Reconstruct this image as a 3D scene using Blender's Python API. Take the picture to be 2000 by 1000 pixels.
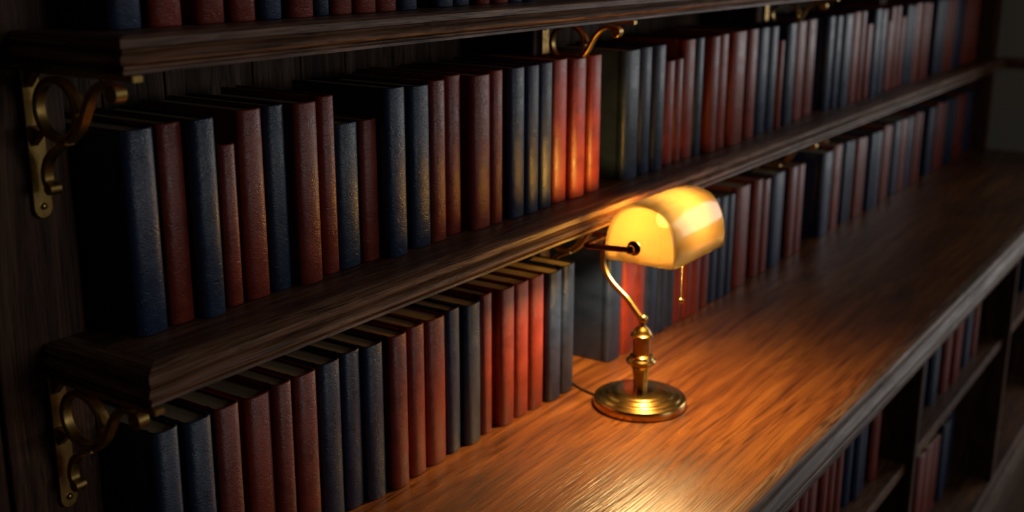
import bpy, bmesh, math, random
from mathutils import Vector, Matrix
random.seed(7)
for o in list(bpy.data.objects): bpy.data.objects.remove(o)
SC = bpy.context.scene
COL = SC.collection
# ------------------------------------------------------------------ camera
ZC = 1.73
PITCH, YAW, ROLL, FPX = math.radians(15.3343), math.radians(33.9004), math.radians(0.2087), 2229.34
hx = Vector((math.cos(YAW), math.sin(YAW), 0)); rx = Vector((math.sin(YAW), -math.cos(YAW), 0)); up = Vector((0, 0, 1))
Fv = hx*math.cos(PITCH) - up*math.sin(PITCH); Uv = hx*math.sin(PITCH) + up*math.cos(PITCH)
Rv = rx*math.cos(ROLL) + Uv*math.sin(ROLL); Up = Uv*math.cos(ROLL) - rx*math.sin(ROLL)
cam = bpy.data.cameras.new('camera'); co = bpy.data.objects.new('camera', cam); COL.objects.link(co)
m = Matrix((Rv, Up, -Fv)).transposed().to_4x4(); m.translation = Vector((0, 0, ZC)); co.matrix_world = m
cam.sensor_width = 36; cam.lens = 36*FPX/2000
cam.clip_start = .02
cam.dof.use_dof = True; cam.dof.focus_distance = 1.50; cam.dof.aperture_fstop = 3.3; cam.dof.aperture_blades = 0
SC.camera = co
# ------------------------------------------------------------------ colour management, world, daylight
SC.view_settings.view_transform = 'Standard'; SC.view_settings.look = 'None'
SC.view_settings.exposure = 0.0; SC.view_settings.gamma = 1.0; SC.view_settings.use_curve_mapping = False
W = bpy.data.worlds.new('world'); SC.world = W; W.use_nodes = True
bg = W.node_tree.nodes['Background']; bg.inputs[0].default_value = (.55, .62, .75, 1); bg.inputs[1].default_value = .014
XE = 4.85                      # short return wall that ends the shelves
XW = 9.0                       # end of the room, with a tall window
WIN = dict(y0=-4.2, y1=-.70, z0=1.00, z1=4.50)
ld = bpy.data.lights.new('window_daylight', 'AREA'); ld.shape = 'RECTANGLE'
ld.size = WIN['y1']-WIN['y0']-.06; ld.size_y = WIN['z1']-WIN['z0']-.06; ld.energy = 100; ld.color = (.98, .97, .96)
lo = bpy.data.objects.new('window_daylight', ld); COL.objects.link(lo)
lo.location = (XW+.10, (WIN['y0']+WIN['y1'])/2, (WIN['z0']+WIN['z1'])/2)
lo.rotation_euler = (0, math.pi/2, 0); lo.rotation_euler = Vector((-1, 0, 0)).to_track_quat('-Z', 'Y').to_euler()
# unseen window added in the front wall, as fill light for the near books
FILL_WIN = dict(x0=1.3, x1=3.3, z0=1.20, z1=3.1, y=-4.6)
l2 = bpy.data.lights.new('front_fill_light', 'AREA'); l2.shape = 'RECTANGLE'
l2.size = FILL_WIN['x1']-FILL_WIN['x0']-.06; l2.size_y = FILL_WIN['z1']-FILL_WIN['z0']-.06; l2.energy = 24; l2.color = (.97, .97, .98)
lo2 = bpy.data.objects.new('front_fill_light', l2); COL.objects.link(lo2)
lo2.location = ((FILL_WIN['x0']+FILL_WIN['x1'])/2, FILL_WIN['y']-.10, (FILL_WIN['z0']+FILL_WIN['z1'])/2)
lo2.rotation_euler = Vector((0, 1, 0)).to_track_quat('-Z', 'Z').to_euler()
# light of the lamp's bulb
# (a tubular bulb: two points along its filament)
for bx, be in ((1.682, 6.5), (1.732, 8.5)):
    pd = bpy.data.lights.new('lamp_bulb_light', 'POINT'); pd.energy = be; pd.color = (1.0, .62, .24); pd.shadow_soft_size = .020
    po = bpy.data.objects.new('lamp_bulb_light', pd); COL.objects.link(po); po.location = (bx, .828, 1.283)
# ------------------------------------------------------------------ helpers
def obj(name, bm, mat, parent=None, smooth=False, loc=None, label=None, cat=None, group=None, kind=None):
    me = bpy.data.meshes.new(name)
    bmesh.ops.recalc_face_normals(bm, faces=bm.faces[:])
    bm.to_mesh(me); bm.free()
    for mt in (mat if isinstance(mat, (list, tuple)) else [mat]): me.materials.append(mt)
    o = bpy.data.objects.new(name, me); COL.objects.link(o)
    if smooth:
        me.polygons.foreach_set('use_smooth', [True]*len(me.polygons))
        if smooth != 'all': me.set_sharp_from_angle(angle=math.radians(smooth))
    if parent: o.parent = parent
    if loc is not None: o.location = loc
    tag(o, label, cat, group, kind)
    return o
def tag(o, label=None, cat=None, group=None, kind=None):
    if label: o['label'] = label
    if cat: o['category'] = cat
    if group: o['group'] = group
    if kind: o['kind'] = kind
    return o
def empty(name, loc, label=None, cat=None, group=None, kind=None):
    o = bpy.data.objects.new(name, None); COL.objects.link(o); o.location = loc
    o.empty_display_size = .05
    return tag(o, label, cat, group, kind)
def box(bm, x0, x1, y0, y1, z0, z1, mi=0):
    v = [bm.verts.new((x, y, z)) for z in (z0, z1) for x, y in ((x0, y0), (x1, y0), (x1, y1), (x0, y1))]
    for f in ((0, 3, 2, 1), (4, 5, 6, 7), (0, 1, 5, 4), (1, 2, 6, 5), (2, 3, 7, 6), (3, 0, 4, 7)):
        fc = bm.faces.new([v[i] for i in f]); fc.material_index = mi
    return bm
def bbox(x0, x1, y0, y1, z0, z1, bev=.002):
    bm = bmesh.new(); box(bm, x0, x1, y0, y1, z0, z1)
    bmesh.ops.bevel(bm, geom=bm.edges[:], offset=bev, segments=2, affect='EDGES', profile=.5)
    return bm
def lathe(bm, prof, cx=0, cy=0, n=64):
    rings = []
    for r, z in prof:
        if r < 1e-6: rings.append([bm.verts.new((cx, cy, z))])
        else: rings.append([bm.verts.new((cx+r*math.cos(2*math.pi*i/n), cy+r*math.sin(2*math.pi*i/n), z)) for i in range(n)])
    for a, b in zip(rings, rings[1:]):
        for i in range(n):
            j = (i+1) % n
            if len(a) == 1 and len(b) == 1: continue
            if len(a) == 1: bm.faces.new((a[0], b[i], b[j]))
            elif len(b) == 1: bm.faces.new((a[i], b[0], a[j]))
            else: bm.faces.new((a[i], b[i], b[j], a[j]))
    return bm
def catmull(P, k=8):
    P = [Vector(p) for p in P]; Q = [P[0]*2-P[1]]+P+[P[-1]*2-P[-2]]; out = []
    for i in range(1, len(Q)-2):
        a, b, c, d = Q[i-1:i+3]
        for s in range(k):
            t = s/k
            out.append(.5*((2*b)+(c-a)*t+(2*a-5*b+4*c-d)*t*t+(3*b-a-3*c+d)*t**3))
    out.append(P[-1]); return out
def sweep(bm, pts, section, closed=False, ref=Vector((1, 0, 0)), caps=True):
    """section: list of (a, b): a along ref (made square to the path), b along the other normal"""
    pts = [Vector(p) for p in pts]; n = len(pts); rings = []
    for i, p in enumerate(pts):
        if closed: t = (pts[(i+1) % n]-pts[i-1]).normalized()
        else: t = (pts[min(i+1, n-1)]-pts[max(i-1, 0)]).normalized()
        r = ref-t*ref.dot(t)
        r = r.normalized() if r.length > 1e-4 else t.orthogonal().normalized()
        b = t.cross(r)
        sec = section(i/(n-1)) if callable(section) else section
        rings.append([bm.verts.new(p+r*u+b*v) for u, v in sec])
    m = len(rings[0])
    for i in range(n if closed else n-1):
        A, B = rings[i], rings[(i+1) % n]
        for k in range(m): bm.faces.new((A[k], A[(k+1) % m], B[(k+1) % m], B[k]))
    if not closed and caps:
        bm.faces.new(rings[0]); bm.faces.new(rings[-1][::-1])
    return bm
def circ(r, n=16): return [(r*math.cos(2*math.pi*i/n), r*math.sin(2*math.pi*i/n)) for i in range(n)]
def rrect(w, h, b=.0012):
    w, h = w/2, h/2
    return [(-w+b, -h), (w-b, -h), (w, -h+b), (w, h-b), (w-b, h), (-w+b, h), (-w, h-b), (-w, -h+b)]
def tube(bm, pts, r, n=14, ref=Vector((1, 0, 0)), closed=False): return sweep(bm, pts, circ(r, n), closed, ref)
def prism(bm, poly, axis, a0, a1):
    """poly of (u, v); axis 'x': (a, u, v); 'y': (u, a, v); 'z': (u, v, a)"""
    def P(u, v, a): return {'x': (a, u, v), 'y': (u, a, v), 'z': (u, v, a)}[axis]
    A = [bm.verts.new(P(u, v, a0)) for u, v in poly]; B = [bm.verts.new(P(u, v, a1)) for u, v in poly]; n = len(poly)
    for i in range(n): bm.faces.new((A[i], A[(i+1) % n], B[(i+1) % n], B[i]))
    bm.faces.new(A[::-1]); bm.faces.new(B)
    return bm
# ------------------------------------------------------------------ materials
class NT:
    def __init__(s, name):
        s.m = bpy.data.materials.new(name); s.m.use_nodes = True; s.t = s.m.node_tree
        s.b = s.t.nodes['Principled BSDF']; s.out = s.t.nodes['Material Output']
    def n(s, kind, props=None, **ins):
        nd = s.t.nodes.new(kind)
        for k, v in (props or {}).items(): setattr(nd, k, v)
        for k, v in ins.items():
            k = int(k[1:]) if k[0] == 'i' and k[1:].isdigit() else k.replace('_', ' ')
            s.set(nd.inputs[k], v)
        return nd
    def set(s, sock, v):
        if hasattr(v, 'is_output') or isinstance(v, bpy.types.NodeSocket): s.t.links.new(v, sock)
        else: sock.default_value = v
    def ramp(s, fac, stops):
        r = s.t.nodes.new('ShaderNodeValToRGB'); e = r.color_ramp.elements
        while len(e) < len(stops): e.new(.5)
        for el, (p, c) in zip(e, stops): el.position = p; el.color = (*c, 1) if len(c) == 3 else c
        s.t.links.new(fac, r.inputs[0]); return r.outputs[0]
    def math(s, op, a, b=0., clamp=False):
        m = s.n('ShaderNodeMath', {'operation': op, 'use_clamp': clamp}, i0=a, i1=b); return m.outputs[0]
    def mix(s, f, a, b, mode='MIX'):
        m = s.n('ShaderNodeMix', {'data_type': 'RGBA', 'blend_type': mode}); s.set(m.inputs[0], f)
        s.set(m.inputs[6], a if not isinstance(a, tuple) else (*a, 1)); s.set(m.inputs[7], b if not isinstance(b, tuple) else (*b, 1)); return m.outputs[2]
def wood(name, dark, mid, light, axis='x', scale=1., rough=(.32, .5), bump=.25, spec=.4, streak=.8, wav=.3):
    t = NT(name)
    tc = t.n('ShaderNodeTexCoord').outputs['Object']
    def mapped(al, ac):
        sc = {'x': (al, ac, ac), 'y': (ac, al, ac), 'z': (ac, ac, al)}[axis]
        return t.n('ShaderNodeMapping', Vector=tc, Scale=tuple(v*scale for v in sc)).outputs[0]
    def add(v, w, k): return t.n('ShaderNodeVectorMath', {'operation': 'ADD'}, i0=v, i1=t.n('ShaderNodeVectorMath', {'operation': 'SCALE'}, i0=w, Scale=k).outputs[0]).outputs[0]
    warp = t.n('ShaderNodeTexNoise', Vector=mapped(2.2, 7.), Scale=1., Detail=2., Roughness=.5).outputs['Color']
    big = t.n('ShaderNodeTexNoise', Vector=add(mapped(1.6, 15.), warp, wav*4), Scale=1., Detail=5., Roughness=.6).outputs[0]
    fig = t.n('ShaderNodeTexNoise', Vector=add(mapped(4.5, 75.), warp, wav*11), Scale=1., Detail=4., Roughness=.62).outputs[0]
    fine = t.n('ShaderNodeTexNoise', Vector=add(mapped(13., 330.), warp, wav*40), Scale=1., Detail=3., Roughness=.6).outputs[0]
    f = t.math('ADD', t.math('ADD', t.math('MULTIPLY', big, .40), t.math('MULTIPLY', fig, .36)), t.math('MULTIPLY', fine, .24))
    c = t.ramp(f, [(.38, dark), (.50, mid), (.60, light)])
    pm = t.ramp(fine, [(.34, (.28, .26, .25)), (.47, (1, 1, 1))])
    c = t.mix(streak, c, pm, 'MULTIPLY')
    t.set(t.b.inputs['Base Color'], c)
    t.set(t.b.inputs['Roughness'], t.n('ShaderNodeMapRange', i0=fig, i1=.3, i2=.7, i3=rough[1], i4=rough[0]).outputs[0])
    t.b.inputs['Specular IOR Level'].default_value = spec
    h = t.math('ADD', t.math('MULTIPLY', fig, 1.1), t.math('MULTIPLY', fine, .6))
    t.set(t.b.inputs['Normal'], t.n('ShaderNodeBump', Strength=bump, Distance=.0020, Height=h).outputs[0])
    return t.m
def leather(name, col, col2, rough=.385):
    t = NT(name)
    tc = t.n('ShaderNodeTexCoord').outputs['Object']
    rnd = t.n('ShaderNodeObjectInfo').outputs['Random']
    off = t.n('ShaderNodeCombineXYZ', i0=t.math('MULTIPLY', rnd, 37.), i1=t.math('MULTIPLY', rnd, 11.), i2=t.math('MULTIPLY', rnd, 53.)).outputs[0]
    v = t.n('ShaderNodeVectorMath', {'operation': 'ADD'}, i0=tc, i1=off).outputs[0]
    nz = t.n('ShaderNodeTexNoise', Vector=v, Scale=26., Detail=3.).outputs['Color']
    vv = t.n('ShaderNodeVectorMath', {'operation': 'ADD'}, i0=v, i1=t.n('ShaderNodeVectorMath', {'operation': 'SCALE'}, i0=nz, Scale=.02).outputs[0]).outputs[0]
    vs = t.n('ShaderNodeMapping', Vector=vv, Scale=(1., 1., 2.1)).outputs[0]
    wr = t.n('ShaderNodeTexNoise', {'noise_type': 'RIDGED_MULTIFRACTAL'}, Vector=vs, Scale=160., Detail=2.5, Roughness=.6, Distortion=.9).outputs[0]
    gr = t.n('ShaderNodeTexVoronoi', {'feature': 'DISTANCE_TO_EDGE'}, Vector=vs, Scale=300.).outputs[0]
    cr = t.n('ShaderNodeTexNoise', Vector=vs, Scale=16., Detail=4., Roughness=.6).outputs[0]
    h = t.math('SUBTRACT', t.math('MULTIPLY', gr, .22), t.math('MULTIPLY', wr, .42))
    base = t.mix(rnd, col, col2)
    wear = t.n('ShaderNodeMapRange', i0=cr, i1=.3, i2=.75, i3=.72, i4=1.25).outputs[0]
    base = t.mix(1., base, t.n('ShaderNodeCombineColor', i0=wear, i1=wear, i2=wear).outputs[0], 'MULTIPLY')
    t.set(t.b.inputs['Base Color'], base)
    t.set(t.b.inputs['Roughness'], t.n('ShaderNodeMapRange', i0=cr, i1=.3, i2=.7, i3=rough-.06, i4=rough+.1).outputs[0])
    t.b.inputs['Specular IOR Level'].default_value = .66
    t.set(t.b.inputs['Normal'], t.n('ShaderNodeBump', Strength=.62, Distance=.0022, Height=h).outputs[0])
    return t.m
def plain(name, col, rough=.5, metal=0., spec=.5):
    t = NT(name); t.b.inputs['Base Color'].default_value = (*col, 1); t.b.inputs['Roughness'].default_value = rough
    t.b.inputs['Metallic'].default_value = metal; t.b.inputs['Specular IOR Level'].default_value = spec
    return t.m
def brass(name, c1, c2, r0, r1, sc=60., bump=.15):
    t = NT(name); tc = t.n('ShaderNodeTexCoord').outputs['Object']
    nz = t.n('ShaderNodeTexNoise', Vector=tc, Scale=sc, Detail=5., Roughness=.65).outputs[0]
    t.set(t.b.inputs['Base Color'], t.ramp(nz, [(.35, c1), (.62, c2)]))
    t.set(t.b.inputs['Roughness'], t.n('ShaderNodeMapRange', i0=nz, i1=.3, i2=.7, i3=r1, i4=r0).outputs[0])
    t.b.inputs['Metallic'].default_value = 1.
    t.set(t.b.inputs['Normal'], t.n('ShaderNodeBump', Strength=bump, Distance=.001, Height=nz).outputs[0])
    return t.m
SD, SM, SL = (.026, .0095, .004), (.120, .046, .019), (.235, .105, .048)
M = dict(
    shelf_x=wood('walnut_along_x', SD, SM, SL, 'x', 1., (.42, .60), .45, .30),
    shelf_y=wood('walnut_along_y', SD, SM, SL, 'y', 1., (.42, .60), .45, .30),
    shelf_e=wood('walnut_molding_x', (.035, .014, .007), (.19, .085, .042), (.38, .20, .115), 'x', 1.15, (.40, .56), .6, .34, .9),
    shelf_f=wood('walnut_molding_y', (.035, .014, .007), (.19, .085, .042), (.38, .20, .115), 'y', 1.15, (.40, .56), .6, .34, .9),
    shelf_z=wood('walnut_upright', (.016, .006, .003), (.07, .028, .013), (.15, .066, .032), 'z', 1., (.50, .68), .45, .3),
    panel=wood('panel_oak', (.018, .010, .006), (.080, .046, .029), (.17, .105, .066), 'z', 1., (.55, .75), .9, .3),
    desk=wood('desk_oak', (.07, .020, .006), (.175, .056, .013), (.29, .11, .027), 'x', .62, (.27, .38), .75, .75, .6, .22),
    desk_edge=wood('desk_edge_oak', (.05, .024, .013), (.155, .080, .045), (.27, .155, .092), 'x', 1., (.42, .58), .5, .3),
    navy=leather('navy_leather', (.011, .028, .088), (.018, .035, .074)),
    maroon=leather('maroon_leather', (.27, .030, .013), (.21, .028, .016)),
    brass=brass('antique_brass', (.34, .205, .055), (.62, .41, .13), .28, .46),
    brass_lamp=brass('lamp_brass', (.46, .275, .075), (.62, .40, .125), .19, .28, 30., .04),
    bronze=brass('dark_bronze', (.15, .075, .032), (.24, .125, .05), .20, .3, 40., .05),
    wallp=plain('wall_paint', (.33, .32, .26), .85), cord=plain('cord_black', (.02, .015, .012), .5),
    floor=wood('floor_boards', (.04, .02, .01), (.09, .045, .022), (.14, .07, .035), 'x', .8),
)
t = NT('page_edges'); tc = t.n('ShaderNodeTexCoord').outputs['Object']
mp = t.n('ShaderNodeMapping', Vector=tc, Scale=(1., .02, .02)).outputs[0]
nz = t.n('ShaderNodeTexNoise', Vector=mp, Scale=900., Detail=3.).outputs[0]
t.set(t.b.inputs['Base Color'], t.ramp(nz, [(.3, (.36, .29, .165)), (.65, (.66, .54, .33))])); t.b.inputs['Roughness'].default_value = .75
t.set(t.b.inputs['Normal'], t.n('ShaderNodeBump', Strength=.5, Distance=.0006, Height=nz).outputs[0]); M['pages'] = t.m
# amber glass of the lamp shade: lets the bulb's light through, glossy outside
t = NT('amber_glass')
tr = t.n('ShaderNodeBsdfTranslucent', Color=(.19, .118, .045, 1)).outputs[0]
df = t.n('ShaderNodeBsdfDiffuse', Color=(.19, .118, .045, 1)).outputs[0]
gl = t.n('ShaderNodeBsdfGlossy', Color=(1, 1, 1, 1), Roughness=.13).outputs[0]
a = t.n('ShaderNodeMixShader', i0=.45, i1=tr, i2=df).outputs[0]
a = t.n('ShaderNodeMixShader', i0=.44, i1=a, i2=t.n('ShaderNodeBsdfTransparent', Color=(1., .90, .58, 1)).outputs[0]).outputs[0]
fr = t.n('ShaderNodeFresnel', IOR=1.5).outputs[0]
t.t.links.new(t.n('ShaderNodeMixShader', i0=fr, i1=a, i2=gl).outputs[0], t.out.inputs[0]); M['glass'] = t.m
t = NT('bulb_glass')
gl = t.n('ShaderNodeBsdfGlossy', Color=(1, .9, .7, 1), Roughness=.2).outputs[0]; em = t.n('ShaderNodeEmission', Color=(1, .62, .25, 1), Strength=3.).outputs[0]
a = t.n('ShaderNodeMixShader', i0=.5, i1=gl, i2=em).outputs[0]
t.t.links.new(t.n('ShaderNodeMixShader', i0=.06, i1=t.n('ShaderNodeBsdfTransparent', Color=(1, 1, 1, 1)).outputs[0], i2=a).outputs[0], t.out.inputs[0]); M['bulb'] = t.m
t = NT('daylight_pane'); t.b.inputs['Roughness'].default_value = .05; t.b.inputs['Transmission Weight'].default_value = 1.; M['pane'] = t.m

# ------------------------------------------------------------------ levels
ZT, ZM, ZD, ZL, ZB = 1.6414, 1.30, .938, .572, .10       # top shelf, middle shelf, desk, cabinet shelf, cabinet bottom
YS, YF, YB = 1.095, .918, 1.25                            # stiles, shelf fronts, back panel
YD = .549                                                 # desk front edge
X0, X1 = .7005, XE

# ------------------------------------------------------------------ room
HC = 4.8
obj('floor', box(bmesh.new(), -1.6, XW+.2, FILL_WIN['y']-.2, 1.6, -.05, 0), M['floor'], kind='structure')
def wallpiece(name, *b): return obj(name, box(bmesh.new(), *b), M['wallp'], kind='structure')
obj('wall_right', box(bmesh.new(), XE, XE+.15, .50, 1.6, 0, HC), M['wallp'], kind='structure')
wb = bmesh.new()
box(wb, XW, XW+.2, FILL_WIN['y'], WIN['y0'], 0, HC); box(wb, XW, XW+.2, WIN['y1'], 1.6, 0, HC)
box(wb, XW, XW+.2, WIN['y0'], WIN['y1'], 0, WIN['z0']); box(wb, XW, XW+.2, WIN['y0'], WIN['y1'], WIN['z1'], HC)
obj('wall_end', wb, M['wallp'], kind='structure')
obj('trim_1', bbox(XE-.022, XE, .52, .930, ZM-.034, ZM+.004, .006), M['shelf_y'], kind='structure')
fr_ = bmesh.new(); y0, y1, z0, z1 = WIN['y0'], WIN['y1'], WIN['z0'], WIN['z1']
for b in ((y0-.06, y0+.02, z0-.06, z1+.06), (y1-.02, y1+.06, z0-.06, z1+.06), (y0, y1, z0-.06, z0+.02), (y0, y1, z1-.02, z1+.06)):
    box(fr_, XW-.03, XW+.06, *b)
wf = obj('window_1', fr_, M['shelf_z'], kind='structure')
wb = bmesh.new(); y = FILL_WIN['y']; a, b, c, d = FILL_WIN['x0'], FILL_WIN['x1'], FILL_WIN['z0'], FILL_WIN['z1']
box(wb, -1.6, a, y-.2, y, 0, HC); box(wb, b, XW+.2, y-.2, y, 0, HC); box(wb, a, b, y-.2, y, 0, c); box(wb, a, b, y-.2, y, d, HC)  # front wall, left open for the added fill light
obj('wall_front', wb, M['wallp'], kind='structure')
fr_ = bmesh.new()
for q in ((a-.06, a+.02, c-.06, d+.06), (b-.02, b+.06, c-.06, d+.06), (a, b, c-.06, c+.02), (a, b, d-.02, d+.06)): box(fr_, q[0], q[1], y-.06, y+.03, q[2], q[3])
obj('fill_window', fr_, M['shelf_z'], kind='structure')  # frame around the added, unseen fill opening

# ------------------------------------------------------------------ bookcase carcass: back panel and stiles
def child(name, bm, mat, par, smooth=False, label=None, kind=None):
    """bm is in world coordinates; origin follows the parent"""
    bmesh.ops.translate(bm, verts=bm.verts[:], vec=-par.location)
    return obj(name, bm, mat, par, smooth, label=label, kind=kind)
bk = bmesh.new(); x = -.9
while x < XE-.01:
    w = random.choice((.10, .12, .14, .16)); xe = min(x+w, XE-.005)
    b_ = bbox(x+.0012, xe-.0012, YB, YB+.02, .0, 2.6, .0016)
    me_ = bpy.data.meshes.new('tmp'); b_.to_mesh(me_); b_.free(); bk.from_mesh(me_); bpy.data.meshes.remove(me_)
    x = xe
obj('wall_back', bk, M['panel'], kind='structure')
for k, (a, b) in enumerate(((-.9, .640), (.646, .757), (1.695, 1.760), (2.705, 2.770), (3.715, 3.780))):
    obj(f'trim_{k+2}', bbox(a, b, YS+.0006, YB-.0006, ZD+.0006, 2.6, .003), M['shelf_z'], kind='structure')
obj('trim_7', bbox(XE-.03, XE-.0006, .955, YB-.0006, ZD+.0006, 2.6, .003), M['shelf_z'], kind='structure')

# moulding profiles: (outward, down)
PS = [(-.0015, 0), (0, -.0012), (0, -.0092), (-.0055, -.0110), (-.0068, -.0135), (-.0010, -.0158), (.0038, -.0180), (.0056, -.0210), (.0042, -.0240),
      (-.0035, -.0258), (-.0075, -.0280), (-.0078, -.0302), (-.0035, -.0314), (-.0025, -.0348)]
PD = [(-.003, 0), (0, -.0012), (.0035, -.0050), (.0045, -.0125), (.0082, -.0142), (.0105, -.0190), (.0150, -.0215), (.0178, -.0260), (.0178, -.0300), (.0150, -.0335),
      (.0085, -.0360), (.0040, -.0410), (.0025, -.0460), (.0060, -.0485), (.0078, -.0520), (.0070, -.0550), (.0028, -.0570), (.0028, -.0600), (.0052, -.0615), (.0052, -.0680), (-.002, -.0682)]
def molding_along_x(prof, xa, xb, y, z, w, miter=True):
    bm = bmesh.new()
    pr = prof + [(-w, prof[-1][1]), (-w, 0)]
    A = [bm.verts.new((xa-(o if miter else 0), y-o, z+d)) for o, d in pr]; B = [bm.verts.new((xb, y-o, z+d)) for o, d in pr]; n = len(pr)
    for i in range(n): bm.faces.new((A[i], A[(i+1) % n], B[(i+1) % n], B[i]))
    bm.faces.new(A[::-1]); bm.faces.new(B)
    return bm
def molding_end(prof, x, ya, yb, z, w):
    bm = bmesh.new(); pr = prof + [(-w, prof[-1][1]), (-w, 0)]
    A = [bm.verts.new((x-o, ya-o, z+d)) for o, d in pr]; B = [bm.verts.new((x-o, yb, z+d)) for o, d in pr]; n = len(pr)
    for i in range(n): bm.faces.new((A[i], A[(i+1) % n], B[(i+1) % n], B[i]))
    bm.faces.new(A[::-1]); bm.faces.new(B)
    return bm
def shelf(z, label):
    r = empty('bookshelf_board', (X0, YF, z), label, 'shelf', 'walnut bookshelf boards')
    th = .0348; w = .034
    child('shelf_top', bbox(X0+w+.0004, X1-.002, YF+w+.0004, YS-.0005, z-th, z, .0006), M['shelf_x'], r)
    # deeper part between the stiles
    bm = bmesh.new()
    for a, b in ((.7575, 1.6945), (1.7605, 2.7045), (2.7705, 3.7145), (3.7805, XE-.031)): box(bm, a, b, YS-.0005, YB, z-th, z)
    child('shelf_back', bm, M['shelf_x'], r)
    child('front_molding', molding_along_x(PS, X0, X1-.002, YF, z, w), M['shelf_e'], r, 40)
    child('end_molding', molding_end(PS, X0, YF, YS-.0005, z, w), M['shelf_f'], r, 40)
    return r
shelf(ZT, 'upper dark walnut shelf board with carved molding, crossing the top of the view')
shelf(ZM, 'middle dark walnut shelf board with carved molding, passing just behind the lamp shade')

# ------------------------------------------------------------------ desk worktop
dk = empty('desk_worktop', (1.5, YD, ZD), 'long polished orange-brown oak worktop under the lamp, with molded front edge', 'desk')
child('worktop', bbox(-.6, XE-.002, YD+.0205, YB+.0, ZD-.040, ZD, .0006), M['desk'], dk)
child('front_molding', molding_along_x(PD, -.6, XE-.002, YD, ZD, .020, False), M['desk_edge'], dk, 40, label='greyish worn molded front edge')

# ------------------------------------------------------------------ cabinet below
cb = empty('open_cabinet', (2.5, .60, 0), 'open dark wood cabinet with dividers and shelves below the worktop', 'cabinet')
YC = .575
zt_ = ZD-.0685
DIV = [.47, 1.49, 2.515, 3.565, 4.60]
for x in DIV: child('divider', bbox(x, x+.028, YC, 1.0, ZB, zt_, .002), M['shelf_z'], cb)
child('back_panel', bbox(-.5, XE-.004, 1.0, 1.018, 0, zt_-.004, .001), M['panel'], cb)
for a, b in zip(DIV, DIV[1:]+[XE-.004]):
    child('shelf', bbox(a+.0285, b-.0005, YC+.018, .9995, ZL-.026, ZL, .003), M['shelf_x'], cb)
child('cabinet_bottom', bbox(-.5, XE-.004, YC-.002, .9995, ZB-.035, ZB, .003), M['shelf_x'], cb)
child('top_rail', bbox(-.5, XE-.004, YC+.012, .9995, zt_+.001, zt_+.027, .001), M['shelf_x'], cb)
child('plinth', bbox(-.5, XE-.004, YC-.012, .60, .0, ZB-.036, .004), M['desk_edge'], cb)

# ------------------------------------------------------------------ brackets
def bracket(x, ztop, label, grp):
    """x: left face; hangs under ztop on the stile front YS"""
    wd = .0125; xc = x+wd/2
    r = empty('shelf_bracket', (xc, YS, ztop), label, 'bracket', grp)
    def L(P): return [(0, a, b) for a, b in P]
    bm = bmesh.new()     # wall plate with a rounded foot
    pl = [(-.0075, -.0025), (.0135, -.0025), (.0135, -.155)] + [(.003+.0105*math.cos(-a), -.155-.0105*math.sin(a)) for a in [math.pi*i/10 for i in range(1, 10)]] + [(-.0075, -.155)]
    prism(bm, pl, 'y', -.0055, -.0003)
    bmesh.ops.bevel(bm, geom=bm.edges[:], offset=.0008, segments=1, affect='EDGES')
    obj('wall_plate', bm, M['brass'], r, 40)
    bm = bmesh.new(); box(bm, -wd/2, wd/2, -.1840, -.0056, -.0068, -.0006)
    bmesh.ops.bevel(bm, geom=bm.edges[:], offset=.0008, segments=2, affect='EDGES'); obj('top_bar', bm, M['brass'], r, 40)
    # scrollwork: ring, arm to the front and tail to the foot, each ending in a roll
    sec = rrect(wd, .0072, .0012)
    bm = bmesh.new(); ring = [(0, -.0530+.0330*math.cos(a), -.0440+.0310*math.sin(a)) for a in [2*math.pi*i/56 for i in range(56)]]
    sweep(bm, ring, sec, closed=True)
    arm = catmull(L([(-.070, -.0740), (-.088, -.0600), (-.0985, -.0440), (-.108, -.0285), (-.1195, -.0175), (-.132, -.0125), (-.1425, -.0148), (-.1475, -.0215)]), 6)
    sweep(bm, arm, sec)
    tail = catmull(L([(-.066, -.0755), (-.054, -.0810), (-.041, -.0875), (-.030, -.0970), (-.0235, -.1090), (-.0225, -.1200), (-.0265, -.1280)]), 6)
    sweep(bm, tail, sec)
    for (yy, zz, rr) in ((-.1485, -.0205, .0095), (-.0300, -.1290, .0068)):
        pp = [(yy+rr*math.cos(2*math.pi*i/24), zz+rr*math.sin(2*math.pi*i/24)) for i in range(24)]
        b2 = bmesh.new(); prism(b2, pp, 'x', -wd/2-.001, wd/2+.001); bmesh.ops.bevel(b2, geom=b2.edges[:], offset=.0009, segments=1, affect='EDGES')
        me_ = bpy.data.meshes.new('tmp'); b2.to_mesh(me_); b2.free(); bm.from_mesh(me_); bpy.data.meshes.remove(me_)
    # small webs that tie the ring to plate and bar
    prism(bm, [(-.0056, -.0068), (-.0230, -.0068), (-.0056, -.0240)], 'x', -wd/2+.001, wd/2-.001)
    prism(bm, [(-.0056, -.0640), (-.0260, -.0680), (-.0056, -.0860)], 'x', -wd/2+.002, wd/2-.002)
    prism(bm, [(-.0870, -.0260), (-.0950, -.0400), (-.0850, -.0480)], 'x', -wd/2+.001, wd/2-.001)
    obj('scrollwork', bm, M['brass'], r, 40)
    bm = bmesh.new()
    lathe(bm, [(0, .0032), (.0022, .003), (.0036, .0018), (.0040, 0), (0, 0)], n=20)
    bmesh.ops.rotate(bm, verts=bm.verts[:], cent=(0, 0, 0), matrix=Matrix.Rotation(math.pi/2, 3, 'X'))
    bmesh.ops.translate(bm, verts=bm.verts[:], vec=(.003, -.0055, -.152))
    obj('screw', bm, M['brass_lamp'], r, 40, label='bright round screw head')
    return r
G1 = 'scrolled brass shelf brackets'
bracket(.7060, ZT-.0350, 'brass scroll bracket under the near end of the upper shelf', G1)
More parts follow.
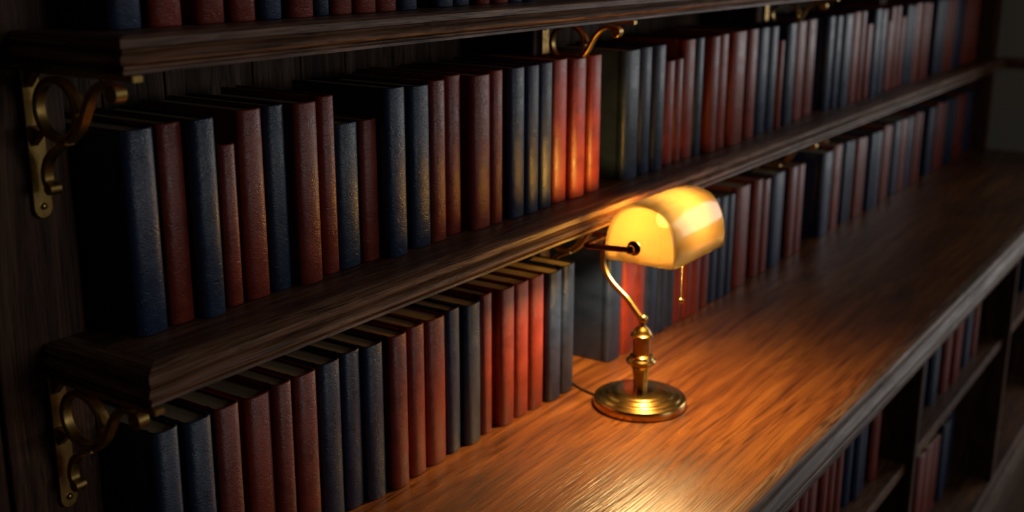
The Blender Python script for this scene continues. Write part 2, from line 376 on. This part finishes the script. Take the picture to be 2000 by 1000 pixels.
bracket(1.7165, ZT-.0350, 'brass scroll bracket under the upper shelf, above the bright red books', G1)
bracket(2.7440, ZT-.0350, 'blurred brass scroll bracket farthest along the underside of the upper shelf', G1)
bracket(.6990, ZM-.0350, 'brass scroll bracket under the near end of the middle shelf', G1)
bracket(1.7165, ZM-.0350, 'shadowed brass scroll bracket under the middle shelf just behind the lamp', G1)
bracket(2.7440, ZM-.0350, 'blurred brass bracket tip under the middle shelf, beyond the lamp', G1)

# ------------------------------------------------------------------ books
def book_mesh(w, h, D, bulge=.011):
    """cover: back board at +x, front board at -x, rounded spine toward -y; origin bottom centre of the shoulder line"""
    bt = .0026; hw = w/2
    def outline(off):
        a = hw-off; P = [(-a, D)]
        P += [(-a, .0135), (-a+.0014, .0105), (-a+.0014, .0080), (-a+.0002, .0050), (-a, .0010)]
        K = 14
        for i in range(K+1):
            th = math.pi*i/K
            c = math.cos(th); s = math.sin(th)
            P.append((-a*(abs(c)**.72)*(1 if c > 0 else -1), -(bulge-off)*(max(s, 0)**.85)))
        P += [(a, .0010), (a-.0002, .0050), (a-.0014, .0080), (a-.0014, .0105), (a, .0135), (a, D)]
        return P
    bm = bmesh.new(); rings = []
    e = .0016
    for z, off, dn in ((0, e, 1), (.0006, e*.45, 1), (e, 0, 1), (h-e, 0, 0), (h-.0006, e*.45, 0), (h, e, 0)):
        P = outline(off)+outline(bt)[::-1]
        rings.append([bm.verts.new((x, y, z)) for x, y in P])
    n = len(rings[0])
    for A, B in zip(rings, rings[1:]):
        for i in range(n): bm.faces.new((A[i], A[(i+1) % n], B[(i+1) % n], B[i]))
    k = n//2
    for R_ in (rings[0], rings[-1]):
        for i in range(k-1): bm.faces.new((R_[i], R_[i+1], R_[n-2-i], R_[n-1-i]))
    return bm
def page_mesh(w, h, D, bulge=.011):
    a = w/2-.0028; K = 10; P = [(a, D-.004), (a, .0005)]
    for i in range(K+1):
        th = math.pi*(1-i/K); c = math.cos(th); s = math.sin(th)
        P.append((-a*.985*(abs(c)**.8)*(1 if c > 0 else -1), -(bulge-.0036)*(max(s, 0)**.9)))
    P += [(-a, .0005), (-a, D-.004)]
    bm = bmesh.new(); rings = []
    for z, k in ((.003, 0), (h-.0042, 0), (h-.0034, .0006)):
        rings.append([bm.verts.new((x-(k if x > 0 else -k), y, z)) for x, y in P])
    n = len(P)
    for A, B in zip(rings, rings[1:]):
        for i in range(n): bm.faces.new((A[i], A[(i+1) % n], B[(i+1) % n], B[i]))
    bm.faces.new(rings[0][::-1]); bm.faces.new(rings[-1])
    return bm
ORD = ['first', 'second', 'third', 'fourth', 'fifth', 'sixth', 'seventh', 'eighth', 'ninth', 'tenth', 'eleventh', 'twelfth', 'thirteenth', 'fourteenth']
def label_for(row, i, n, c, w, h, hn, wn, near, far, bright, nb=None):
    size = 'short ' if h < hn-.02 else ''
    if not size: size = 'thick ' if w > wn*1.2 else ('thin ' if w < wn*.82 else '')
    col = {'n': 'navy', 'm': bright or 'maroon'}[c]
    if n == 1: pos = near
    elif i < (n+1)//2: pos = f'{ORD[i]} {near}'
    else: pos = f'{ORD[n-1-i]} back from {far}' if i < n-1 else f'last before {far}'
    if nb:
        kind = f'{size}{col} book'
        if nb[0] and nb[1]: kind += f' between {nb[0]} and {nb[1]}' if nb[0] != nb[1] else f' between two {nb[0]} ones'
        elif nb[1]: kind += f' next to a {nb[1]} one'
        else: kind += f' beside a {nb[0]} one'
        lab = f'{kind}, {pos}'
        if len(lab.split()) <= 16: return lab
    return f'{size}{col} leather book, {pos}'.strip()
STILES = [(.640, .757), (1.695, 1.760), (2.705, 2.770), (3.715, 3.780)]
def row(data, z, near, far, group, depth=.165, split=True, bright=None, clue=False):
    L = []
    for c, xa, xb, ys, h in data:
        w = xb-xa; k = 1
        if split and w > .078: k = max(2, round(w/.046))
        for j in range(k):
            g = .0008
            L.append((c, xa+w*j/k+(g if j else 0), xa+w*(j+1)/k-(g if j < k-1 else 0), ys+(random.uniform(-.003, .003) if k > 1 else 0), h-(random.uniform(0, .006) if j else 0)))
    hn = sorted(b[4] for b in L)[len(L)//2]; wn = sorted(b[2]-b[1] for b in L)[len(L)//2]
    used = set()
    for i, (c, xa, xb, ys, h) in enumerate(L):
        w = xb-xa; D = min(depth+random.uniform(-.012, .012), YB-ys-.006)
        if z > .9 and any(xb > a-.002 and xa < b+.002 for a, b in STILES): D = min(D, YS-ys-.0065)
        br = bright[1] if bright and bright[0] <= xa <= bright[2] else None
        nb = None
        if clue:
            cn = lambda q: None if q < 0 or q >= len(L) else 'navy' if L[q][0] == 'n' else (bright[1] if bright and bright[0] <= L[q][1] <= bright[2] else 'maroon')
            nb = (cn(i-1), cn(i+1))
        lab = label_for(row, i, len(L), c, w, h, hn, wn, near, far, br, nb)
        o = obj('book', book_mesh(w, h, D), M['navy' if c == 'n' else 'maroon'], None, 42, (xa+w/2, ys, z+.0004), lab, 'book', group)
        obj('page_block', page_mesh(w, h, D), M['pages'], o, 42, label='cream page edges')
    return L
# (colour, near side x, far side x, spine shoulder y, height)
MID1 = [('n', 0.7717, 0.8145, 1.029, 0.2343), ('m', 0.8219, 0.8574, 1.0335, 0.2348), ('n', 0.8584, 0.8941, 1.0203, 0.2362), ('m', 0.9069, 0.9331, 1.032, 0.1993),
    ('m', 0.9394, 0.978, 1.0309, 0.2365), ('n', 0.9826, 1.0167, 1.032, 0.2371), ('m', 1.0238, 1.0637, 1.0209, 0.2361), ('m', 1.077, 1.1067, 1.0315, 0.2386),
    ('n', 1.1079, 1.151, 1.0309, 0.199), ('m', 1.1546, 1.1892, 1.0303, 0.1986), ('n', 1.1902, 1.2314, 1.0131, 0.2391), ('n', 1.2499, 1.2927, 1.019, 0.2356),
    ('m', 1.2949, 1.3299, 1.0188, 0.2388), ('m', 1.3418, 1.377, 1.026, 0.2415), ('m', 1.3884, 1.4349, 1.0116, 0.2381), ('m', 1.4384, 1.4694, 1.0126, 0.2412),
    ('n', 1.4839, 1.5259, 1.0081, 0.2415), ('n', 1.5269, 1.5641, 1.0056, 0.2418), ('n', 1.5708, 1.6082, 1.008, 0.2422), ('m', 1.6186, 1.6642, 1.0125, 0.2434),
    ('m', 1.6675, 1.7155, 1.0055, 0.2415), ('m', 1.73, 1.7725, 1.0079, 0.2424)]
MID2 = [('n', 1.8578, 1.9174, 1.0074, 0.241), ('n', 1.9288, 1.9703, 1.0102, 0.2419), ('n', 1.9713, 2.0144, 1.0033, 0.2431), ('m', 2.0474, 2.0835, 1.0171, 0.2065),
    ('m', 2.0845, 2.1146, 1.0144, 0.2083), ('m', 2.126, 2.1737, 1.0158, 0.243), ('n', 2.1747, 2.2093, 1.0129, 0.244), ('m', 2.2228, 2.2637, 1.0018, 0.2443),
    ('m', 2.2795, 2.3219, 1.0077, 0.2448), ('m', 2.3284, 2.398, 0.9978, 0.2473), ('m', 2.4379, 2.4897, 1.0084, 0.246), ('n', 2.5105, 2.5659, 1.0126, 0.245),
    ('n', 2.5804, 2.6282, 1.0145, 0.2439), ('m', 2.6292, 2.6543, 1.0095, 0.209), ('n', 2.6882, 2.7427, 1.0121, 0.2451), ('m', 2.7585, 2.8225, 1.0167, 0.2457),
    ('m', 2.8703, 2.936, 1.03, 0.2446)]
MID3 = [('n', 2.9972, 3.0914, 1.0168, 0.2468), ('n', 3.0924, 3.1615, 1.0075, 0.2479), ('m', 3.1686, 3.2306, 1.0085, 0.2502), ('m', 3.2316, 3.2705, 1.0066, 0.2499),
    ('m', 3.3063, 3.3533, 1.0113, 0.21), ('n', 3.3543, 3.4686, 1.0064, 0.25), ('m', 3.5044, 3.54, 1.0115, 0.2091), ('m', 3.541, 3.6374, 1.0138, 0.2487),
    ('m', 3.6392, 3.6828, 1.0093, 0.2143), ('n', 3.712, 3.8103, 1.0141, 0.2464), ('m', 3.8124, 3.884, 1.0131, 0.2484), ('m', 3.885, 3.977, 1.0063, 0.2483)]
MID4 = [('n', 4.0605, 4.1891, 1.0127, 0.2487), ('m', 4.1901, 4.3102, 1.0091, 0.2479), ('n', 4.3264, 4.4543, 1.011, 0.2464), ('m', 4.4639, 4.5578, 1.0094, 0.2465),
    ('m', 4.5992, 4.6977, 1.0143, 0.2416)]
LOW1 = [('n', 0.7733, 0.8103, 1.0213, 0.2464), ('n', 0.8171, 0.8574, 1.0179, 0.2442), ('m', 0.8672, 0.906, 1.0225, 0.2431), ('m', 0.9194, 0.9616, 1.0254, 0.2383),
    ('m', 0.9626, 0.9939, 1.0197, 0.2439), ('m', 0.9992, 1.0397, 1.0187, 0.2439), ('n', 1.0612, 1.1014, 1.0331, 0.238), ('n', 1.1056, 1.1435, 1.0335, 0.2405),
    ('n', 1.1445, 1.1843, 1.0256, 0.2401), ('m', 1.1927, 1.2308, 1.0189, 0.2422), ('m', 1.2405, 1.2779, 1.0237, 0.2425), ('m', 1.286, 1.3316, 1.025, 0.2399),
    ('n', 1.3389, 1.372, 1.0274, 0.2421), ('n', 1.3808, 1.4209, 1.0219, 0.2396), ('m', 1.4308, 1.4595, 1.0269, 0.2436), ('m', 1.4744, 1.515, 1.0189, 0.2426),
    ('m', 1.5195, 1.5601, 1.0199, 0.2413), ('m', 1.5611, 1.6035, 1.0166, 0.2423), ('n', 1.6102, 1.6526, 1.0104, 0.2401), ('n', 1.6567, 1.6972, 1.0109, 0.242)]
LOW2 = [('n', 1.8452, 1.8982, 1.0218, 0.2385), ('m', 1.8992, 1.9428, 1.0187, 0.2445), ('m', 1.9592, 2.0033, 1.0252, 0.2425), ('n', 2.0129, 2.0611, 1.0257, 0.2405),
    ('n', 2.0621, 2.0957, 1.0221, 0.2385), ('n', 2.1058, 2.1373, 1.0248, 0.2445), ('m', 2.1406, 2.1779, 1.0241, 0.2425), ('m', 2.1789, 2.209, 1.0185, 0.2405),
    ('m', 2.21, 2.248, 1.0151, 0.2385), ('m', 2.2679, 2.3087, 1.0218, 0.2445), ('n', 2.3112, 2.3474, 1.0207, 0.2425), ('n', 2.3484, 2.3902, 1.0183, 0.2405),
    ('n', 2.3912, 2.4241, 1.0167, 0.2385), ('m', 2.4481, 2.5221, 1.0189, 0.2445), ('m', 2.5629, 2.6492, 1.0196, 0.2425), ('n', 2.6681, 2.7425, 1.0172, 0.2405),
    ('m', 2.7907, 2.8933, 1.0175, 0.2385)]
LOW3 = [('n', 3.0388, 3.1159, 1.0195, 0.2385), ('m', 3.1385, 3.2102, 1.0243, 0.2445), ('n', 3.2305, 3.3155, 1.021, 0.2425), ('m', 3.3245, 3.424, 1.0174, 0.2405),
    ('n', 3.4543, 3.5768, 1.0173, 0.2385), ('m', 3.5883, 3.6892, 1.0195, 0.2445), ('n', 3.706, 3.7761, 1.0165, 0.2425), ('m', 3.7802, 3.8526, 1.0164, 0.2405),
    ('n', 3.8713, 3.9399, 1.0202, 0.2385), ('m', 3.9409, 4.022, 1.015, 0.2445)]
LOW4 = [('n', 4.1285, 4.2268, 1.0198, 0.2385), ('m', 4.2332, 4.3589, 1.0183, 0.2445), ('n', 4.3914, 4.5085, 1.0225, 0.2425), ('m', 4.5408, 4.6734, 1.023, 0.2405),
    ('n', 4.6868, 4.7906, 1.0223, 0.2385)]
TOP1 = [('n', 0.7567, 0.7982, 1.0123, 0.2343), ('m', 0.8081, 0.8519, 1.012, 0.2335), ('m', 0.8712, 0.912, 1.0109, 0.2331), ('m', 0.9199, 0.9577, 1.0093, 0.2265),
    ('n', 0.9628, 0.9972, 1.0069, 0.2493), ('m', 1.0103, 1.0516, 1.0068, 0.2423), ('n', 1.0583, 1.0836, 1.0118, 0.2431), ('m', 1.088, 1.1253, 1.0097, 0.2399),
    ('m', 1.1268, 1.1663, 1.0048, 0.2268), ('m', 1.1707, 1.2095, 1.0064, 0.2288), ('n', 1.2167, 1.2518, 1.0052, 0.2282), ('n', 1.3023, 1.3419, 1.0106, 0.2297),
    ('n', 1.3507, 1.3871, 1.0154, 0.242), ('m', 1.4009, 1.4324, 1.0105, 0.2427), ('m', 1.441, 1.4766, 1.0072, 0.2482), ('n', 1.4895, 1.5266, 1.0141, 0.2432),
    ('n', 1.5276, 1.5584, 1.0098, 0.2461)]
UA = [('m', 1.87, 1.905, .640, .243), ('m', 1.927, 1.960, .642, .24), ('m', 1.961, 1.997, .640, .245), ('m', 2.000, 2.040, .650, .235), ('m', 2.043, 2.077, .642, .242), ('m', 2.094, 2.128, .644, .24), ('m', 2.135, 2.171, .642, .238),
      ('n', 2.225, 2.262, .650, .24), ('n', 2.264, 2.300, .641, .245), ('n', 2.303, 2.342, .645, .24), ('m', 2.376, 2.425, .640, .243)]
UB = [('n', 2.80, 2.85, .65, .243), ('n', 2.896, 2.965, .645, .24), ('m', 3.001, 3.062, .640, .243), ('m', 3.094, 3.172, .638, .24), ('n', 3.233, 3.300, .640, .243), ('m', 3.345, 3.400, .642, .238)]
LB = [('m', 3.06, 3.12, .69, .25), ('m', 3.13, 3.205, .69, .25), ('m', 3.207, 3.288, .69, .245), ('n', 3.329, 3.415, .69, .25), ('n', 3.437, 3.50, .70, .245)]
UC = [('n', 4.13, 4.19, .645, .24)]
row(TOP1, ZT, 'from near end, upper shelf', 'the far end, upper shelf', 'leather books on the upper shelf', clue=True)
row(MID1, ZM, 'from near end, middle shelf', 'the gap, middle shelf', 'leather books on the near middle shelf', bright=(1.60, 'red', 1.8), clue=True)
row(MID2, ZM, 'past the dark gap above the lamp, middle shelf', 'the second dark gap, middle shelf', 'leather books on the middle shelf beyond the lamp')
row(MID3, ZM, 'past the second dark gap, middle shelf', 'the third dark gap, middle shelf', 'blurred leather books on the middle shelf')
row(MID4, ZM, 'past the third dark gap, middle shelf', 'the end wall, middle shelf', 'dim leather books at the end of the middle shelf')
row(LOW1, ZD, 'from near end, worktop row', 'the lamp cord, worktop', 'leather books on the worktop before the lamp', bright=(1.42, 'bright red', 1.61), clue=True)
row(LOW2, ZD, 'in the worktop run starting behind the lamp', 'the dark gap beyond the lamp, worktop', 'leather books on the worktop behind the lamp', bright=(1.88, 'red', 2.01))
row(LOW3, ZD, 'past the dark gap on the far worktop', 'the last gap on the worktop', 'blurred leather books on the far worktop')
row(LOW4, ZD, 'past the last gap on the worktop', 'the end wall, worktop', 'dim leather books at the end of the worktop')
row(UA, ZL, 'in the cabinet row just below the worktop edge', 'the empty space, nearest cabinet bay', 'books in the first cabinet bay', .18)
row(UB, ZL, 'on the upper shelf of the second cabinet bay', 'the empty space, second cabinet bay', 'books in the second cabinet bay', .18)
row(LB, ZB, 'on the bottom of the second cabinet bay', 'empty space on the second bay bottom', 'books on the cabinet floor', .18)
row(UC, ZL, 'alone beyond the far cabinet divider, at the frame edge', '', 'books in the far cabinet bay', .18)

# ------------------------------------------------------------------ banker's lamp
LX, LY = 1.698, .866
lp = empty('desk_lamp', (LX, LY, ZD), 'brass banker desk lamp with glowing amber glass shade on the worktop', 'lamp')
bm = bmesh.new()
lathe(bm, [(0, .0003), (.0800, .0003), (.0820, .0015), (.0826, .0060), (.0824, .0120), (.0810, .0155), (.0785, .0170), (.0752, .0164), (.0732, .0172), (.0712, .0198), (.0676, .0214), (.0628, .0210), (.0606, .0218), (.0586, .0242), (.0550, .0256),
           (.0500, .0250), (.0485, .0262), (.0440, .0276), (.0300, .0290), (.0150, .0298), (0, .0300)], n=96)
obj('base', bm, M['brass_lamp'], lp, 50)
bm = bmesh.new()
lathe(bm, [(0, .0285), (.0122, .0285), (.0122, .0400), (.0135, .0560), (.0160, .0690), (.0195, .0755), (.0230, .0785), (.0262, .0800), (.0270, .0825), (.0262, .0850), (.0225, .0875), (.0205, .0900), (.0205, .0930), (.0180, .0950), (.0156, .0965),
           (.0156, .1260), (.0185, .1275), (.0203, .1300), (.0200, .1325), (.0165, .1350), (.0150, .1385), (.0120, .1430), (.0075, .1465), (.0062, .1490), (.0066, .1520), (.0056, .1545), (0, .1550)], n=48)
obj('stem', bm, M['brass_lamp'], lp, 40)
bm = bmesh.new(); bmesh.ops.create_uvsphere(bm, u_segments=24, v_segments=16, radius=.0088)
bmesh.ops.translate(bm, verts=bm.verts[:], vec=(0, -.001, .1600)); obj('swivel_ball', bm, M['brass_lamp'], lp, 'all')
arm = catmull([(0, .004, .162), (0, .0180, .1770), (0, .0330, .1930), (0, .0500, .2060), (0, .0650, .2190), (0, .0760, .2340), (0, .0810, .2500), (0, .0810, .2700), (0, .0740, .2900), (0, .0600, .3080)], 8)
bm = bmesh.new(); tube(bm, arm, .0055, 16); obj('curved_arm', bm, M['brass_lamp'], lp, 'all')
xs0, xs1 = 1.597-LX, 1.802-LX                               # shade ends
YY, ZZ = .0545, .3080                                        # yoke rod
bm = bmesh.new()
yk = [(xs0-.012, -.0310, .3145), (xs0-.0125, -.0100, .3130)] + [(xs0-.0125, .0250, .3105)] + [(xs0-.0125, .0430, .3090), (xs0-.0095, .0520, .3082), (xs0-.001, .0545, .3080), (xs0+.03, .0545, .3080), (0, YY, ZZ), (xs1-.03, .0545, .3080), (xs1+.001, .0545, .3080), (xs1+.0095, .0520, .3082), (xs1+.0125, .0430, .3090), (xs1+.0125, .0250, .3105), (xs1+.0125, -.0100, .3130), (xs1+.012, -.0310, .3145)]
tube(bm, catmull(yk, 6), .0050, 14, Vector((0, 0, 1))); obj('yoke', bm, M['bronze'], lp, 'all', label='dark bronze yoke rod holding the shade')
bm = bmesh.new()
for xx, s in ((xs0, -1), (xs1, 1)):
    b2 = bmesh.new()
    lathe(b2, [(0, -.002), (.0118, -.002), (.0124, .001), (.0105, .0040), (.0062, .0056), (.0062, .0070), (.0072, .0085), (.0078, .0120), (.0066, .0160), (.0035, .0182), (0, .0186)], n=28)
    bmesh.ops.rotate(b2, verts=b2.verts[:], cent=(0, 0, 0), matrix=Matrix.Rotation(s*math.pi/2, 3, 'Y'))
    bmesh.ops.translate(b2, verts=b2.verts[:], vec=(xx, -.0312, .3145))
    me_ = bpy.data.meshes.new('tmp'); b2.to_mesh(me_); b2.free(); o_ = obj('pivot_knob', bmesh.new(), M['bronze'], lp)
    o_.data = me_; me_.materials.append(M['bronze']); me_.polygons.foreach_set('use_smooth', [True]*len(me_.polygons)); me_.set_sharp_from_angle(angle=.7)
bm.free()
# shade: arched glass trough, open below, domed closed ends
def arch(k=1., n=26):
    """half outline in (y, z) around centre, k scales towards the axis"""
    P = []
    for i in range(n+1):
        a = math.pi*i/n
        c, s = math.cos(a), math.sin(a)
        y = -.0655*(abs(c)**.86)*(1 if c > 0 else -1)
        z = .0985*(max(s, 0)**.74)
        P.append((y*k, z*k))
    return P
def shade_mesh():
    bm = bmesh.new(); rings = []
    L = xs1-xs0
    prof = [(.0, .60), (.0002, .86), (.0012, .925), (.0036, .965), (.0075, .989), (.0130, 1.)]
    st = [(xs0+dx, k) for dx, k in prof if k > 0] + [(xs0+L*.35, 1.), (xs0+L*.65, 1.)] + [(xs1-dx, k) for dx, k in prof[::-1] if k > 0]
    cy, cz = -.0385, .2885
    for x, k in st:
        # the ends round over only at the arch, the lower rim keeps its line
        rings.append([bm.verts.new((x, cy+y, cz+z)) for y, z in arch(k)])
    for A, B in zip(rings, rings[1:]):
        for i in range(len(A)-1): bm.faces.new((A[i], A[i+1], B[i+1], B[i]))
    for R_ in (rings[0], rings[-1]): bm.faces.new(R_)
    # turned-in rounded lower corners: short return lip on both long sides
    return bm
bm = shade_mesh()
sh = obj('lamp_shade', bm, M['glass'], lp, 60, label='glossy amber glass trough shade')
md = sh.modifiers.new('thickness', 'SOLIDIFY'); md.thickness = .0028; md.offset = -1
bm = bmesh.new(); lathe(bm, [(0, -.048), (.009, -.045), (.0145, -.038), (.016, -.028), (.016, .016), (.012, .024), (.010, .030), (0, .030)], n=24)
bmesh.ops.rotate(bm, verts=bm.verts[:], cent=(0, 0, 0), matrix=Matrix.Rotation(math.pi/2, 3, 'Y'))
bmesh.ops.translate(bm, verts=bm.verts[:], vec=(.026, -.038, .346)); 
bl = obj('bulb', bm, M['bulb'], lp, 'all')
bm = bmesh.new(); lathe(bm, [(0, 0), (.0135, 0), (.0135, .035), (0, .035)], n=24)
bmesh.ops.rotate(bm, verts=bm.verts[:], cent=(0, 0, 0), matrix=Matrix.Rotation(math.pi/2, 3, 'Y'))
bmesh.ops.translate(bm, verts=bm.verts[:], vec=(.0560, -.038, .346)); obj('socket', bm, M['brass_lamp'], lp, 40)
bm = bmesh.new()
for i in range(34):
    b2 = bmesh.ops.create_uvsphere(bm, u_segments=8, v_segments=6, radius=.0015, matrix=Matrix.Translation((.016, -.064, .3000-i*.00285)))
obj('pull_chain', bm, M['brass_lamp'], lp, 'all')
bm = bmesh.new(); bmesh.ops.create_uvsphere(bm, u_segments=16, v_segments=12, radius=.0050, matrix=Matrix.Translation((.016, -.064, .2010)))
obj('chain_ball', bm, M['brass_lamp'], lp, 'all')
bm = bmesh.new(); tube(bm, catmull([(-.015, .078, .004), (-.006, .105, .0022), (.004, .130, .0022), (.016, .152, .0022), (.030, .180, .0022), (.046, .215, .0022), (.060, .26, .0022), (.070, .34, .0022)], 6), .0020, 10, Vector((0, 0, 1)))
obj('power_cord', bm, M['cord'], lp, 'all', label='thin black power cord')
